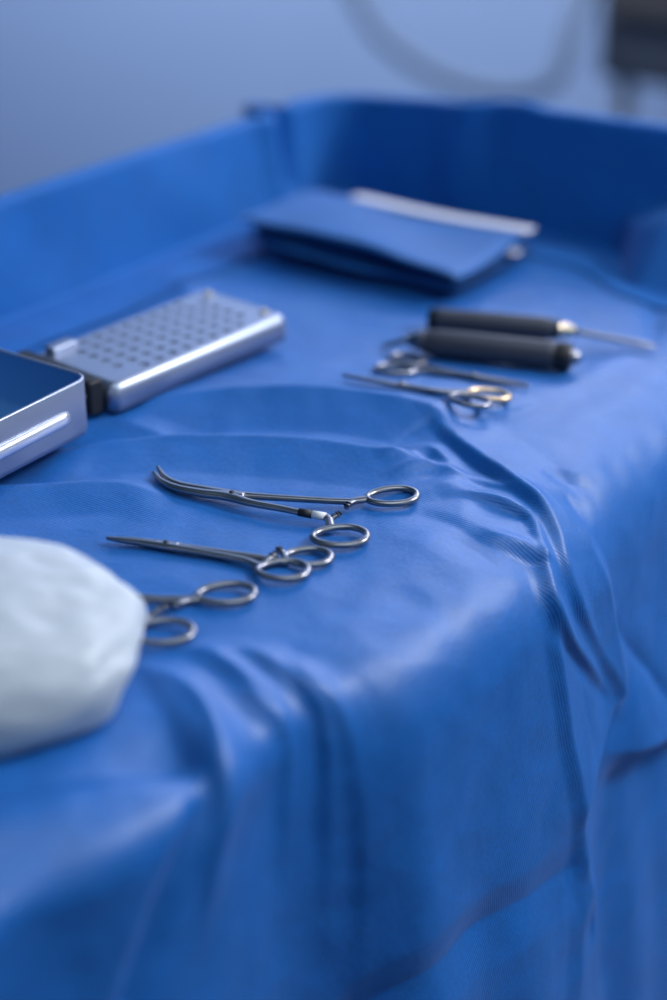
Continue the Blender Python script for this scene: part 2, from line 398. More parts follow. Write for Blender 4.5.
# ---------------------------------------------------------------- the raised drape round two sides of the table
def build_raised_drape():
    x0, y1 = -0.480, 1.244
    rc = 0.035
    path = []                                    # plan path of the inner face, walking up the left side, then along the far end
    for y in np.arange(-0.40, y1 - rc, 0.005): path.append((x0, y))
    for a in np.linspace(180, 90, 10): path.append((x0 + rc + rc * math.cos(R(a)), y1 - rc + rc * math.sin(R(a))))
    for x in np.arange(x0 + rc + 0.006, 0.005, 0.006): path.append((x, y1))
    P = np.array(path); n = len(P)
    tan = np.gradient(P, axis=0); tan /= np.linalg.norm(tan, axis=1, keepdims=True)
    inward = np.stack([tan[:, 1], -tan[:, 0]], -1)           # to the right of travel = over the table
    arc = np.concatenate([[0], np.cumsum(np.linalg.norm(np.diff(P, axis=0), axis=1))])
    verts, uvs = [], []
    prof_n = 0
    for i in range(n):
        x, y = P[i]
        left = y < y1 - rc - 0.001 and x < x0 + 0.001
        # height of the top edge
        if left:
            hh = 0.086 + 0.002 * math.sin(y * 9)
        else:
            hh = float(np.interp(x, [x0, -0.47, -0.37, -0.29, -0.27, -0.15, 0.0, 0.16], [0.086, 0.086, 0.096, 0.107, 0.104, 0.108, 0.112, 0.110]))
        wig = 0.0018 * math.sin(arc[i] * 23) + 0.0010 * math.sin(arc[i] * 57 + 1)
        tuck = 0.0
        if left:
            d = y - 1.185                             # the upright pleat before the corner
            tuck = -0.030 * math.exp(-(d / 0.009) ** 2) + 0.010 * math.exp(-((d + 0.022) / 0.012) ** 2)
        else:
            d = x + 0.335
            tuck = 0.007 * math.exp(-((d + 0.015) / 0.02) ** 2) - 0.004 * math.exp(-((d - 0.02) / 0.015) ** 2)
        # towards the table's open side the end drape splays out over the corner
        sp = 0.0 if left else float(smooth(-0.19, -0.12, x))
        prof = []
        for t in np.linspace(0, 1, 7): prof.append((0.060 - 0.054 * t, 0.0008 + 0.0012 * t * t))          # lies on the table top
        for a in np.linspace(0, 1, 6)[1:]: prof.append((0.006 - 0.004 * math.sin(a * math.pi / 2), 0.0020 + 0.0040 * (1 - math.cos(a * math.pi / 2))))
        for t in np.linspace(0, 1, 14)[1:]: prof.append((0.002 - 0.016 * t + wig * math.sin(t * math.pi) + tuck * (0.35 + 0.65 * t), 0.0060 + (hh - 0.0120) * t))
        for a in np.linspace(0, math.pi, 8)[1:]: prof.append((-0.014 - 0.008 * (1 - math.cos(a)) + tuck, hh - 0.006 + 0.006 * math.sin(a)))
        for t in np.linspace(0, 1, 10)[1:]: prof.append((-0.030 + tuck * (1 - t) - 0.03 * t + wig * t * 2, hh - 0.006 + (-TOP + 0.006 - hh + 0.006) * t))
        prof_n = len(prof)
        for k, (o, z) in enumerate(prof):
            q = o
            if sp > 0 and o > -0.003 and k < 7 + 5 + 13:
                q = (o if k >= 7 else 0.006 + (o - 0.006) * (1 - 0.75 * sp)) + sp * 0.08 * (1 - min(1, max(0, z) / hh)) ** 1.3
            zz = TOP + z
            px, py = x + inward[i, 0] * q, y + inward[i, 1] * q
            if k < 24 and px < -0.03:                 # the foot follows the cloth it lies on
                zz = max(zz, ground(px, py) + 0.0022)
            verts.append((px, py, zz)); uvs.append((arc[i], k * 0.01))
    faces = []
    for i in range(n - 1):
        for k in range(prof_n - 1):
            a = i * prof_n + k
            faces.append((a, a + prof_n, a + prof_n + 1, a + 1))
    o = mesh_obj('raised_drape', verts, faces, M_DRAPE2, uvs=uvs)
    tag(o, 'blue drape standing up like a low wall around the back and far end', 'drape')
    return o
build_raised_drape()

# ---------------------------------------------------------------- forceps and scissors
def ring_vf(c, ang, la, lb, z, w=0.0022, t=0.0019, n=48):
    a = np.linspace(0, 2 * math.pi, n, endpoint=False)
    ca, sa = math.cos(ang), math.sin(ang)
    # egg-shaped: the end that meets the shank is narrower
    ex = la * np.cos(a); ey = lb * np.sin(a) * (1 + 0.10 * np.cos(a))
    path = np.stack([c[0] + ex * ca - ey * sa, c[1] + ex * sa + ey * ca, np.full(n, z)], -1)
    return sweep(path, w, t, closed=True)

def tilt(obj_parts, zfun, z0):
    """lay flat geometry (built about z0) on the plane zfun"""
    for v in obj_parts:
        yield (v[0], v[1], zfun(v[0], v[1]) + (v[2] - z0))

def part_on(name, vf, mat, parent, zf, origin):
    v = [(p[0] - origin[0], p[1] - origin[1], zf(p[0], p[1]) + p[2] - origin[2]) for p in vf[0]]
    return mesh_obj(name, v, vf[1], mat, parent)

def forceps(label, group, halves, joint, band=None, joint_len=0.016, lift=0.0026):
    """halves: dicts with jaw (tip..joint), shank (joint..ring), ring centre, angle, half sizes, ratchet (from, to)"""
    pts = [p[:2] for h in halves for p in h['jaw'] + h['shank']] + [h['ring'][0] for h in halves]
    for h in halves:
        c, ang, la, lb = h['ring']
        pts += [(c[0] + la * math.cos(ang + k), c[1] + la * math.sin(ang + k)) for k in (0, 1.57, 3.14, 4.71)]
    zf = rest_plane(pts)
    org = (joint[0], joint[1], zf(*joint))
    root = empty('hemostat_forceps', org)
    tag(root, label, 'forceps', group)
    for i, h in enumerate(halves):
        z = lift + (0.0006 if i else 0.0)
        c, ang, la, lb = h['ring']
        q = np.array(h['shank'][-1][:2])
        aa = np.linspace(0, 2 * math.pi, 180)
        rp = np.stack([c[0] + la * np.cos(aa) * math.cos(ang) - lb * np.sin(aa) * math.sin(ang), c[1] + la * np.cos(aa) * math.sin(ang) + lb * np.sin(aa) * math.cos(ang)], -1)
        nr = rp[np.argmin(((rp - q) ** 2).sum(1))]
        if np.hypot(*(nr - q)) > 0.0015: h['shank'].append((nr[0], nr[1], .0022, .0017))
        else: h['shank'][-1] = (nr[0], nr[1], .0022, .0017)
        # jaw and shank are one forged bar, tapering to the tip
        bar = catmull([(*p[:2], z, p[2], p[3]) for p in h['jaw'] + h['shank'][1:]], 70)
        vf = sweep(bar[:, :3], bar[:, 3] * 1.18, bar[:, 4] * 1.05, power=2.6)
        half = part_on('forceps_half', vf, M_STEEL, root, zf, org)
        c, ang, la, lb = h['ring']
        part_on('finger_ring', ring_vf(c, ang, la, lb, z), M_STEEL, half, zf, org)
        a, b = h['ratchet']
        rp = np.array([(*a, z), ((a[0] + b[0]) / 2, (a[1] + b[1]) / 2, z + 0.001), (*b, z + 0.0012)])
        rt = part_on('ratchet_bar', sweep(catmull(rp, 8), np.linspace(0.0019, 0.0015, 8), 0.0014, power=4), M_STEEL, half, zf, org)
        teeth = []
        for t in (0.70, 0.97):
            q = np.array(a) + (np.array(b) - np.array(a)) * t
            d = (np.array(b) - np.array(a)); d = d / np.linalg.norm(d)
            nrm = np.array([-d[1], d[0]])
            teeth.append(sweep(np.array([(*(q - nrm * 0.0017), z + 0.0024), (*(q + nrm * 0.0017), z + 0.0024)]), 0.0005, 0.0009, seg=6))
        part_on('ratchet_tooth', join_vf(*teeth), M_DARKSTEEL, half, zf, org)
    # box joint
    d = np.array(halves[0]['shank'][1][:2]) - np.array(halves[0]['jaw'][-2][:2]); d /= np.linalg.norm(d)
    j = np.array(joint)
    jb = np.array([(*(j + d * t), lift + 0.0003) for t in np.linspace(-joint_len / 2, joint_len / 2, 9)])
    part_on('box_joint', sweep(jb, [0.0022, 0.0029, 0.0033, 0.0035, 0.0036, 0.0035, 0.0033, 0.0029, 0.0022], 0.0023, power=3), M_STEEL, root, zf, org)
    v, f = sweep(np.array([(*j, lift + 0.0020), (*j, lift + 0.0031)]) + np.array([[0, 0, 0], [1e-5, 0, 0]]), 0.0016, 0.0016)
    part_on('joint_pin', (v, f), M_DARKSTEEL, root, zf, org)
    if band:
        for (p, q, m, nm, lab) in band:
            o = part_on(nm, sweep(np.array([(*p, lift + 0.0006), (*q, lift + 0.0006)]), 0.0026, 0.0024, seg=18), m, root, zf, org)
            o['label'] = lab
    return root

# nearest the far side: curved tips, handles spread, dark and white marking bands
forceps('long curved-tip steel forceps lying open with black and white bands on one shank', 'steel forceps laid in a row',
    [dict(jaw=[(-0.2139, 0.6991, 0.0009, 0.0012), (-0.2017, 0.6918, 0.0016, 0.0017), (-0.1884, 0.6898, 0.0022, 0.0020), (-0.1732, 0.6936, 0.0026, 0.0021), (-0.1566, 0.6985, 0.0030, 0.0022)],
          shank=[(-0.1566, 0.6985, 0.0030, 0.0022), (-0.1442, 0.7044, 0.0022, 0.0019), (-0.1171, 0.7188, 0.0018, 0.0017), (-0.0933, 0.7324, 0.0019, 0.0017), (-0.0878, 0.7381, 0.0024, 0.0017)],
          ring=((-0.0739, 0.7540), R(46), 0.0152, 0.0092), ratchet=((-0.0885, 0.7359), (-0.0875, 0.7255))),
     dict(jaw=[(-0.2108, 0.6919, 0.0009, 0.0012), (-0.1991, 0.6861, 0.0016, 0.0017), (-0.1859, 0.6851, 0.0022, 0.0020), (-0.1702, 0.6892, 0.0026, 0.0021), (-0.1541, 0.6955, 0.0030, 0.0022)],
          shank=[(-0.1541, 0.6955, 0.0030, 0.0022), (-0.1385, 0.6973, 0.0022, 0.0019), (-0.1164, 0.7033, 0.0019, 0.0017), (-0.1056, 0.7058, 0.0020, 0.0017), (-0.0911, 0.7103, 0.0022, 0.0017)],
          ring=((-0.0714, 0.6974), R(40), 0.0158, 0.0102), ratchet=((-0.0877, 0.7097), (-0.0848, 0.7157)))],
    (-0.1530, 0.6979),
    band=[((-0.1076, 0.7054), (-0.0996, 0.7077), M_BLACK, 'marking_band', 'black band'), ((-0.0992, 0.7079), (-0.0911, 0.7103), M_WHITEBAND, 'marking_band', 'white band')])

# the middle one, closed
forceps('slim straight steel forceps lying closed with overlapping finger rings', 'steel forceps laid in a row',
    [dict(jaw=[(-0.1797, 0.6164, 0.0008, 0.0010), (-0.1717, 0.6205, 0.0012, 0.0015), (-0.1619, 0.6252, 0.0017, 0.0018), (-0.1467, 0.6306, 0.0026, 0.0021)],
          shank=[(-0.1467, 0.6306, 0.0026, 0.0021), (-0.1328, 0.6357, 0.0021, 0.0019), (-0.1129, 0.6431, 0.0020, 0.0018), (-0.0945, 0.6503, 0.0020, 0.0017), (-0.0804, 0.6543, 0.0022, 0.0017)],
          ring=((-0.0724, 0.6681), R(40), 0.0132, 0.0097), ratchet=((-0.0828, 0.6611), (-0.0901, 0.6629))),
     dict(jaw=[(-0.1788, 0.6155, 0.0008, 0.0010), (-0.1705, 0.6184, 0.0012, 0.0015), (-0.1604, 0.6226, 0.0017, 0.0018), (-0.1447, 0.6284, 0.0026, 0.0021)],
          shank=[(-0.1447, 0.6284, 0.0026, 0.0021), (-0.1305, 0.6330, 0.0021, 0.0019), (-0.1096, 0.6391, 0.0020, 0.0018), (-0.0968, 0.6422, 0.0020, 0.0017), (-0.0894, 0.6420, 0.0022, 0.0017)],
          ring=((-0.0733, 0.6462), R(40), 0.0141, 0.0106), ratchet=((-0.0874, 0.6449), (-0.0867, 0.6568)))],
    (-0.1457, 0.6295))

# the nearest one, half hidden by the white bag
forceps('steel forceps whose tips disappear behind the white plastic bag', 'steel forceps laid in a row',
    [dict(jaw=[(-0.2174, 0.5487, 0.0008, 0.0010), (-0.2072, 0.5520, 0.0016, 0.0017), (-0.1928, 0.5558, 0.0020, 0.0019), (-0.1715, 0.5618, 0.0028, 0.0021)],
          shank=[(-0.1715, 0.5618, 0.0028, 0.0021), (-0.1535, 0.5670, 0.0021, 0.0019), (-0.1328, 0.5729, 0.0020, 0.0018), (-0.1131, 0.5796, 0.0020, 0.0017), (-0.0946, 0.5913, 0.0025, 0.0017)],
          ring=((-0.0826, 0.6075), R(42), 0.0156, 0.0098), ratchet=((-0.0943, 0.5909), (-0.0966, 0.5788))),
     dict(jaw=[(-0.2162, 0.5475, 0.0008, 0.0010), (-0.2056, 0.5504, 0.0016, 0.0017), (-0.1907, 0.5538, 0.0020, 0.0019), (-0.1696, 0.5599, 0.0028, 0.0021)],
          shank=[(-0.1696, 0.5599, 0.0028, 0.0021), (-0.1497, 0.5631, 0.0021, 0.0019), (-0.1292, 0.5651, 0.0020, 0.0018), (-0.1132, 0.5652, 0.0020, 0.0017), (-0.1009, 0.5628, 0.0023, 0.0017)],
          ring=((-0.0855, 0.5575), R(38), 0.0168, 0.0108), ratchet=((-0.1006, 0.5656), (-0.0983, 0.5775)))],
    (-0.1707, 0.5611))

def scissors(label, halves, joint, ring_mat):
    pts = [p[:2] for h in halves for p in h['bar']] + [h['ring'][0] for h in halves]
    zf = rest_plane(pts)
    org = (joint[0], joint[1], zf(*joint))
    root = empty('surgical_scissors', org)
    tag(root, label, 'scissors', 'scissors beyond the fold')
    for i, h in enumerate(halves):
        z = 0.0022 + 0.0008 * i
        bar = catmull([(*p[:2], z, p[2], p[3]) for p in h['bar']], 60)
        half = part_on('scissor_blade', sweep(bar[:, :3], bar[:, 3], bar[:, 4], power=3.0), M_STEEL, root, zf, org)
        c, ang, la, lb = h['ring']
        r = part_on('finger_ring', ring_vf(c, ang, la, lb, z, 0.0021, 0.0018), ring_mat[i], half, zf, org)
        if ring_mat[i] is M_GOLD: r['label'] = 'gold finger ring'
    v, f = sweep(np.array([(*joint, 0.0030), (joint[0] + 1e-5, joint[1], 0.0052)]), 0.0026, 0.0026)
    part_on('pivot_screw', (v, f), M_STEEL, root, zf, org)
    return root

scissors('small steel scissors with plain rings pointing right, beside the dark handled instruments',
    [dict(bar=[(-0.0888, 0.9395, .0006, .0009), (-0.106, 0.9355, .0017, .0012), (-0.122, 0.9315, .0026, .0014), (-0.137, 0.9275, .0024, .0016), (-0.158, 0.9200, .0018, .0016), (-0.1650, 0.9155, .0019, .0016)],
          ring=((-0.1770, 0.9075), R(212), 0.0140, 0.0100)),
     dict(bar=[(-0.0892, 0.9402, .0006, .0009), (-0.106, 0.9372, .0017, .0012), (-0.122, 0.9325, .0026, .0014), (-0.137, 0.9285, .0024, .0016), (-0.158, 0.9275, .0018, .0016), (-0.1690, 0.9275, .0019, .0016)],
          ring=((-0.1840, 0.9330), R(164), 0.0140, 0.0100))],
    (-0.128, 0.9308), (M_STEEL, M_STEEL))
scissors('small scissors with gold finger rings pointing left, closest to the fold in the drape',
    [dict(bar=[(-0.1881, 0.8598, .0006, .0009), (-0.172, 0.8650, .0017, .0012), (-0.155, 0.8705, .0026, .0014), (-0.142, 0.8750, .0024, .0016), (-0.124, 0.8850, .0018, .0016), (-0.1120, 0.8955, .0019, .0016)],
          ring=((-0.0985, 0.9035), R(30), 0.0140, 0.0100)),
     dict(bar=[(-0.1884, 0.8590, .0006, .0009), (-0.172, 0.8637, .0017, .0012), (-0.155, 0.8690, .0026, .0014), (-0.142, 0.8740, .0024, .0016), (-0.124, 0.8790, .0018, .0016), (-0.1140, 0.8800, .0019, .0016)],
          ring=((-0.0990, 0.8805), R(2), 0.0140, 0.0100))],
    (-0.148, 0.8725), (M_GOLD, M_STEEL))

# ---------------------------------------------------------------- two instruments with thick dark handles
def lathe_along(name, prof, mat, parent, seg=28, flutes=0):
    """solid of revolution about local x: prof [(x, r)...]"""
    V, F = [], []
    for x, r in prof:
        for k in range(seg):
            a = 2 * math.pi * k / seg
            rr = r * (1 - 0.06 * (0.5 - 0.5 * math.cos(flutes * a))) if flutes else r
            V.append((x, rr * math.cos(a), rr * math.sin(a)))
    for i in range(len(prof) - 1):
        for k in range(seg):
            l = (k + 1) % seg
            F.append((i * seg + k, i * seg + l, (i + 1) * seg + l, (i + 1) * seg + k))
    F.append(tuple(range(seg))); F.append(tuple((len(prof) - 1) * seg + k for k in range(seg - 1, -1, -1)))
    return mesh_obj(name, V, F, mat, parent)

def handled(name, label, start, end, hlen, r, rod_len, rod_r, cap, hook=False):
    """handle from start towards end, the thin shaft goes on beyond end"""
    s = Vector(start); e = Vector(end); d = e - s
    ang = math.atan2(d.y, d.x)
    zg = max(ground(s.x + d.x * t, s.y + d.y * t) for t in np.linspace(0, 1, 9))
    root = empty(name, (s.x, s.y, zg + r * 1.02), ang)
    tag(root, label, 'instrument', 'handled instruments near the folded drape')
    Lh = hlen
    lathe_along('grip', [(0.0, r * .80), (0.002, r * .95), (0.006, r), (Lh * .5, r * 1.02), (Lh * .85, r), (Lh * .95, r * .90), (Lh, r * .72)], M_GRIP, root, flutes=8)
    if cap:
        o = lathe_along('end_cap', [(-0.011, r * .5), (-0.0105, r * .85), (-0.008, r * .97), (-0.001, r * .99), (0.0008, r * .9)], M_BLACK, root); o['label'] = 'black end cap'
        o = lathe_along('end_button', [(-0.0165, r * .2), (-0.0155, r * .45), (-0.012, r * .55), (-0.0100, r * .55)], M_STEEL, root); o['label'] = 'bright steel end button'
    else:
        lathe_along('end_cap', [(-0.005, r * .4), (-0.0045, r * .8), (-0.002, r * .95), (0.001, r * .92)], M_BLACK, root)
    lathe_along('ferrule', [(Lh - 0.001, r * .62), (Lh + 0.004, r * .62), (Lh + 0.009, r * .42), (Lh + 0.012, rod_r * 1.2)], M_BRASS if not cap else M_STEEL, root)
    n = 14
    xs = np.linspace(Lh + 0.010, Lh + rod_len, n)
    drop = np.linspace(0, -(r * 0.70), n)
    path = np.stack([xs, np.zeros(n), drop], -1)
    w = np.interp(np.linspace(0, 1, n), [0, .75, .85, 1], [rod_r, rod_r, rod_r * 1.5, rod_r * .8])
    v, f = sweep(path, w, np.interp(np.linspace(0, 1, n), [0, .8, 1], [rod_r, rod_r * .8, rod_r * .35]))
    sh = mesh_obj('shaft', v, f, M_STEEL, root); sh['label'] = 'thin steel shaft'
    return root

handled('handled_instrument', 'dark handled instrument whose thin steel shaft points right to the table edge',
        (-0.2050, 0.9985), (-0.0584, 1.0614), 0.094, 0.0092, 0.070, 0.0022, False)
handled('handled_instrument', 'thicker dark handled instrument with bright end button and shaft pointing left',
        (-0.0960, 0.9900), (-0.2075, 0.9480), 0.098, 0.0105, 0.030, 0.0022, True)

# ---------------------------------------------------------------- the metal case: tray at the left, lid opened flat beside it
CA = R(-4.0)
case_org = (-0.2850, 0.7120)
zc = max(ground(case_org[0] - u * 0.115, case_org[1] + v) for u in (0, .25, .5, .75, 1) for v in np.linspace(-0.185, 0.19, 16))
case = empty('sterilization_case', (case_org[0], case_org[1], zc + 0.001), CA)
tag(case, 'open metal instrument case with its perforated lid lying beside the tray', 'case')

def rounded_rect(cx, cy, sx, sy, r, n=6):
    out = []
    for qx, qy, a0 in ((1, 1, 0), (-1, 1, 90), (-1, -1, 180), (1, -1, 270)):
        for a in np.linspace(a0, a0 + 90, n):
            out.append((cx + qx * (sx / 2 - r) + r * math.cos(R(a)), cy + qy * (sy / 2 - r) + r * math.sin(R(a))))
    return out

def shell(rings, close_first=False, close_last=True):
    n = len(rings[0][0]); V = []; F = []
    for pts, z in rings:
        V += [(p[0], p[1], z) for p in pts]
    for i in range(len(rings) - 1):
        for k in range(n):
            l = (k + 1) % n
            F.append((i * n + k, i * n + l, (i + 1) * n + l, (i + 1) * n + k))
    if close_first: F.append(tuple(range(n - 1, -1, -1)))
    if close_last: F.append(tuple((len(rings) - 1) * n + k for k in range(n)))
    return V, F

def build_case():
    W, LEN, HT = 0.115, 0.190, 0.0400          # local +y runs along the table edge, the tray lies at -y
    cx, cy = -W / 2, -LEN / 2
    rr = lambda inset, rad: rounded_rect(cx, cy, W - 2 * inset, LEN - 2 * inset, rad)
    V, F = shell([(rr(.004, .008), 0.0), (rr(.0012, .010), 0.0018), (rr(0, .011), 0.006), (rr(0, .011), HT - 0.001), (rr(.0006, .0105), HT), (rr(.0018, .0095), HT), (rr(.0022, .009), HT - 0.001)],
                 close_first=True, close_last=False)
    body = mesh_obj('tray', V, F, M_CASE, case)
    body.rotation_euler = (0, 0, R(6.0))
    body.location = (0.015, -0.008, 0)
    V, F = shell([(rr(.0022, .009), HT - 0.001), (rr(.0024, .009), 0.006), (rr(.005, .006), 0.003)], close_last=True)
    o = mesh_obj('tray_lining', V, F, M_CASE_IN, body); o['label'] = 'inside walls and floor of the tray'
    # raised bar pressed along the long side
    v, f = sweep(np.array([(0.0002, cy - 0.070, 0.0200), (0.0008, cy - 0.066, 0.0200), (0.0012, cy, 0.0200), (0.0008, cy + 0.066, 0.0200), (0.0002, cy + 0.070, 0.0200)]), 0.0030, 0.0046)
    o = mesh_obj('pressed_bar', v, f, M_BAR_LIT, body); o['label'] = 'raised bar along the tray side, coloured as if lit'
    # small peg inside
    bm = bmesh.new(); add_cyl(bm, (-0.075, -0.040, 0.003), (-0.075, -0.040, 0.022), 0.0022); bm_obj('inner_peg', bm, M_STEEL, body)
    # lid, opened flat on the far side of the tray
    LW, LL, LH = 0.086, 0.172, 0.0195
    lx, ly = -LW / 2 + 0.004, 0.020 + LL / 2
    rl = lambda inset, rad: rounded_rect(lx, ly, LW - 2 * inset, LL - 2 * inset, rad)
    V, F = shell([(rl(.0022, .006), 0.0), (rl(0, .007), 0.0003), (rl(0, .007), LH - 0.0085), (rl(.0008, .0068), LH - 0.0050), (rl(.0022, .006), LH - 0.0022), (rl(.0042, .005), LH - 0.0005), (rl(.0062, .004), LH), (rl(.0070, .0035), LH - 0.0002)],
                 close_last=False)
    lid = mesh_obj('lid', V, F, M_CASE, case)
    # perforated plate: every cell has a hole
    nx, ny = 6, 12
    x0, x1, y0, y1 = lx - LW / 2 + .0068, lx + LW / 2 - .0068, ly - LL / 2 + .0068, ly + LL / 2 - .0068
    V, F = [], []; cache = {}
    def vert(x, y, z):
        k = (round(x, 6), round(y, 6), round(z, 6))
        if k not in cache:
            cache[k] = len(V); V.append((x, y, z))
        return cache[k]
    dx, dy = (x1 - x0) / nx, (y1 - y0) / ny
    zt = LH - 0.0002
    for i in range(nx):
        for j in range(ny):
            ccx, ccy = x0 + (i + .5) * dx, y0 + (j + .5) * dy
            solid = (j in (0, ny - 1)) or (i in (0, nx - 1) and j in (1, ny - 2))
            outer = [vert(ccx + sx * dx / 2, ccy + sy * dy / 2, zt) for sx, sy in ((1, 0), (1, 1), (0, 1), (-1, 1), (-1, 0), (-1, -1), (0, -1), (1, -1))]
            if solid:
                F.append(tuple(outer)); continue
            r = 0.0040
            inner = [vert(ccx + r * math.cos(k * math.pi / 4), ccy + r * math.sin(k * math.pi / 4), zt) for k in range(8)]
            low = [vert(ccx + r * .9 * math.cos(k * math.pi / 4), ccy + r * .9 * math.sin(k * math.pi / 4), zt - 0.0018) for k in range(8)]
            F.append(tuple(low))
            for k in range(8):
                l = (k + 1) % 8
                F.append((outer[k], outer[l], inner[l], inner[k])); F.append((inner[k], inner[l], low[l], low[k]))
    mesh_obj('perforated_plate', V, F, M_CASE, lid, smooth_shade=False)
    bm = bmesh.new(); add_box(bm, lx, ly, 0.004, LW - 0.006, LL - 0.006, 0.002); bm_obj('lid_floor', bm, M_CASE_IN, lid)
    for px, py in ((lx - LW / 2 + 0.014, ly + LL / 2 - 0.010), (lx + LW / 2 - 0.016, ly + LL / 2 - 0.010)):
        bm = bmesh.new(); add_cyl(bm, (px, py, LH - 0.0015), (px, py, LH + 0.0022), 0.0034, 0.0026); bm_obj('stud', bm, M_BRASS, lid, 0.0005)
    bm = bmesh.new(); add_box(bm, lx - LW / 2 + 0.012, ly - LL / 2 + 0.020, LH + 0.002, 0.010, 0.022, 0.006); bm_obj('latch_block', bm, M_CASE, lid, 0.0015)
    # black hinge strip between the two
    bm = bmesh.new()
    add_box(bm, -0.043, 0.0125, 0.0120, 0.078, 0.012, 0.024)
    h = bm_obj('hinge_strip', bm, M_BLACK, case, 0.002); h['label'] = 'black hinge strip'
    bm = bmesh.new(); add_cyl(bm, (-0.080, 0.0065, 0.0130), (-0.008, 0.0065, 0.0130), 0.0016, seg=12); bm_obj('hinge_pin', bm, M_STEEL, h)
build_case()

# ---------------------------------------------------------------- folded spare drape
def build_pack():
    org = (-0.430, 1.046)
    ang = R(3.0)
    W, D = 0.208, 0.122
    zs = max(ground(org[0] + u * W, org[1] + v * D) for u in np.linspace(0, 1, 24) for v in np.linspace(0, 1, 16))
    root = empty('folded_drape', (org[0], org[1], zs + 0.0008), ang)
    tag(root, 'folded spare blue drape with a white strip lying near the far corner', 'drape')
    t = 0.0021
    def slab(x0, x1, y0, y1, z0, z1, lift, r=0.003, nx=26, ny=16, seed=0):
        """a fold of several layers: rounded edges, gently warped"""
        V, F = [], []
        zc, hh = (z0 + z1) / 2, (z1 - z0) / 2
        xs = np.linspace(0, 1, nx); 
        ring = []
        for k in range(ny):
            v = k / (ny - 1)
            ring.append((y0 + (y1 - y0) * v, hh * (1 - abs(2 * v - 1) ** 10) ** .5))
        for i, u in enumerate(xs):
            x = x0 + (x1 - x0) * u
            e = (1 - abs(2 * u - 1) ** 16) ** .5
            for side in (1, -1):
                for y, h in (ring if side == 1 else ring[::-1]):
                    yy = y + 0.0028 * math.sin(x * 34 + seed * 1.7) + 0.0012 * math.sin(x * 90 + seed)
                    w = lift(u, (y - y0) / (y1 - y0)) + (0.0006 + 0.0005 * seed) * math.sin(u * 6 + seed * 1.3 + y * 40)
                    V.append((x, yy, zc + side * h * e + w))
        m = 2 * ny
        for i in range(nx - 1):
            for k in range(m):
                l = (k + 1) % m
                F.append((i * m + k, i * m + l, (i + 1) * m + l, (i + 1) * m + k))
        F.append(tuple(range(m))); F.append(tuple((nx - 1) * m + k for k in range(m - 1, -1, -1)))
        return V, F
    lay = [(0.012, W - 0.008, 0.008, D, 0.0010, 0.0058, lambda u, v: 0.0),
           (0.002, W + 0.002, -0.004, D - 0.002, 0.0060, 0.0108, lambda u, v: 0.003 * (1 - u) * (1 - v) + .0004),
           (0.008, W - 0.003, 0.004, D - 0.001, 0.0110, 0.0160, lambda u, v: 0.007 * (1 - u) * (1 - v) + .0012),
           (-0.002, W + 0.002, -0.003, D, 0.0166, 0.0222, lambda u, v: 0.012 * (1 - u) * (1 - v) ** 0.7 + .0016)]
    for i, (a, b, c, d, z0, z1, lf) in enumerate(lay):
        V, F = slab(a, b, c, d, z0, z1, lf, seed=i)
        mesh_obj('drape_fold', V, F, M_PACK, root)
    # white adhesive strip along the back edge of the top fold
    n = 24
    xs = np.linspace(0.040, W + 0.004, n)
    path = np.stack([xs, np.full(n, D - 0.010) - 0.002 * np.sin(xs * 20), 0.0258 + 0.0008 * np.sin(xs * 35)], -1)
    v, f = sweep(path, 0.0075, 0.0011, power=4)
    s = mesh_obj('adhesive_strip', v, f, M_STRIP, root); s['label'] = 'white strip'
    path = np.stack([np.linspace(W - 0.010, W + 0.004, 8), np.full(8, D - 0.030), np.full(8, 0.0135)], -1)
    v, f = sweep(path, 0.006, 0.0010, power=4)
    s = mesh_obj('adhesive_strip', v, f, M_STRIP, root); s['label'] = 'white strip end'
build_pack()

# ---------------------------------------------------------------- crumpled white plastic bag at the near left
def build_bag():
    c = Vector((-0.166, 0.444, TOP))
    ax, ay, az = 0.129, 0.081, 0.0455
    bm = bmesh.new()
    bmesh.ops.create_icosphere(bm, subdivisions=6, radius=1.0)
    rot = R(47.5)
    # flat facets of stiff film: the bulk is cut by a set of soft planes
    rnd = random.Random(11)
    planes = []
    for k in range(26):
        v = Vector((rnd.gauss(0, 1), rnd.gauss(0, 1), rnd.gauss(0.35, 1))).normalized()
        planes.append((v, rnd.uniform(0.94, 1.06)))
    for v in bm.verts:
        p = v.co.copy()
        e = 2.6
        p *= (abs(p.x) ** e + abs(p.y) ** e + abs(p.z) ** e) ** (-1 / e)
        for pn, pd in planes:
            over = p.dot(pn) - pd
            if over > 0: p -= pn * (over * 0.55)
        q = v.co
        d = 0.018 * (0.5 - abs(noise.noise(q * 3.0 + Vector((3, 2.1, 4.4))))) + 0.012 * noise.noise(q * 6.0)
        # gathered, puckered film along the top
        d += 0.030 * smooth(0.35, 0.9, q.z) * noise.noise(q * 9.0 + Vector((9, 1, 2)))
        p *= 1 + float(d)
        x, y, z = p.x * ax, p.y * ay, p.z * az
        z = max(z, -0.020)
        xr = x * math.cos(rot) - y * math.sin(rot); yr = x * math.sin(rot) + y * math.cos(rot)
        v.co = (xr, yr, z + 0.020)
    # sits on the cloth
    low = 0
    for v in bm.verts:
        g = ground(c.x + v.co.x, c.y + v.co.y) - TOP
        if v.co.z < g + 0.0015: v.co.z = g + 0.0015
    o = bm_obj('plastic_bag', bm, M_BAG)
    o.location = c
    tag(o, 'crumpled white plastic bag in the near corner covering the tips of one forceps', 'bag')
    return o
build_bag()

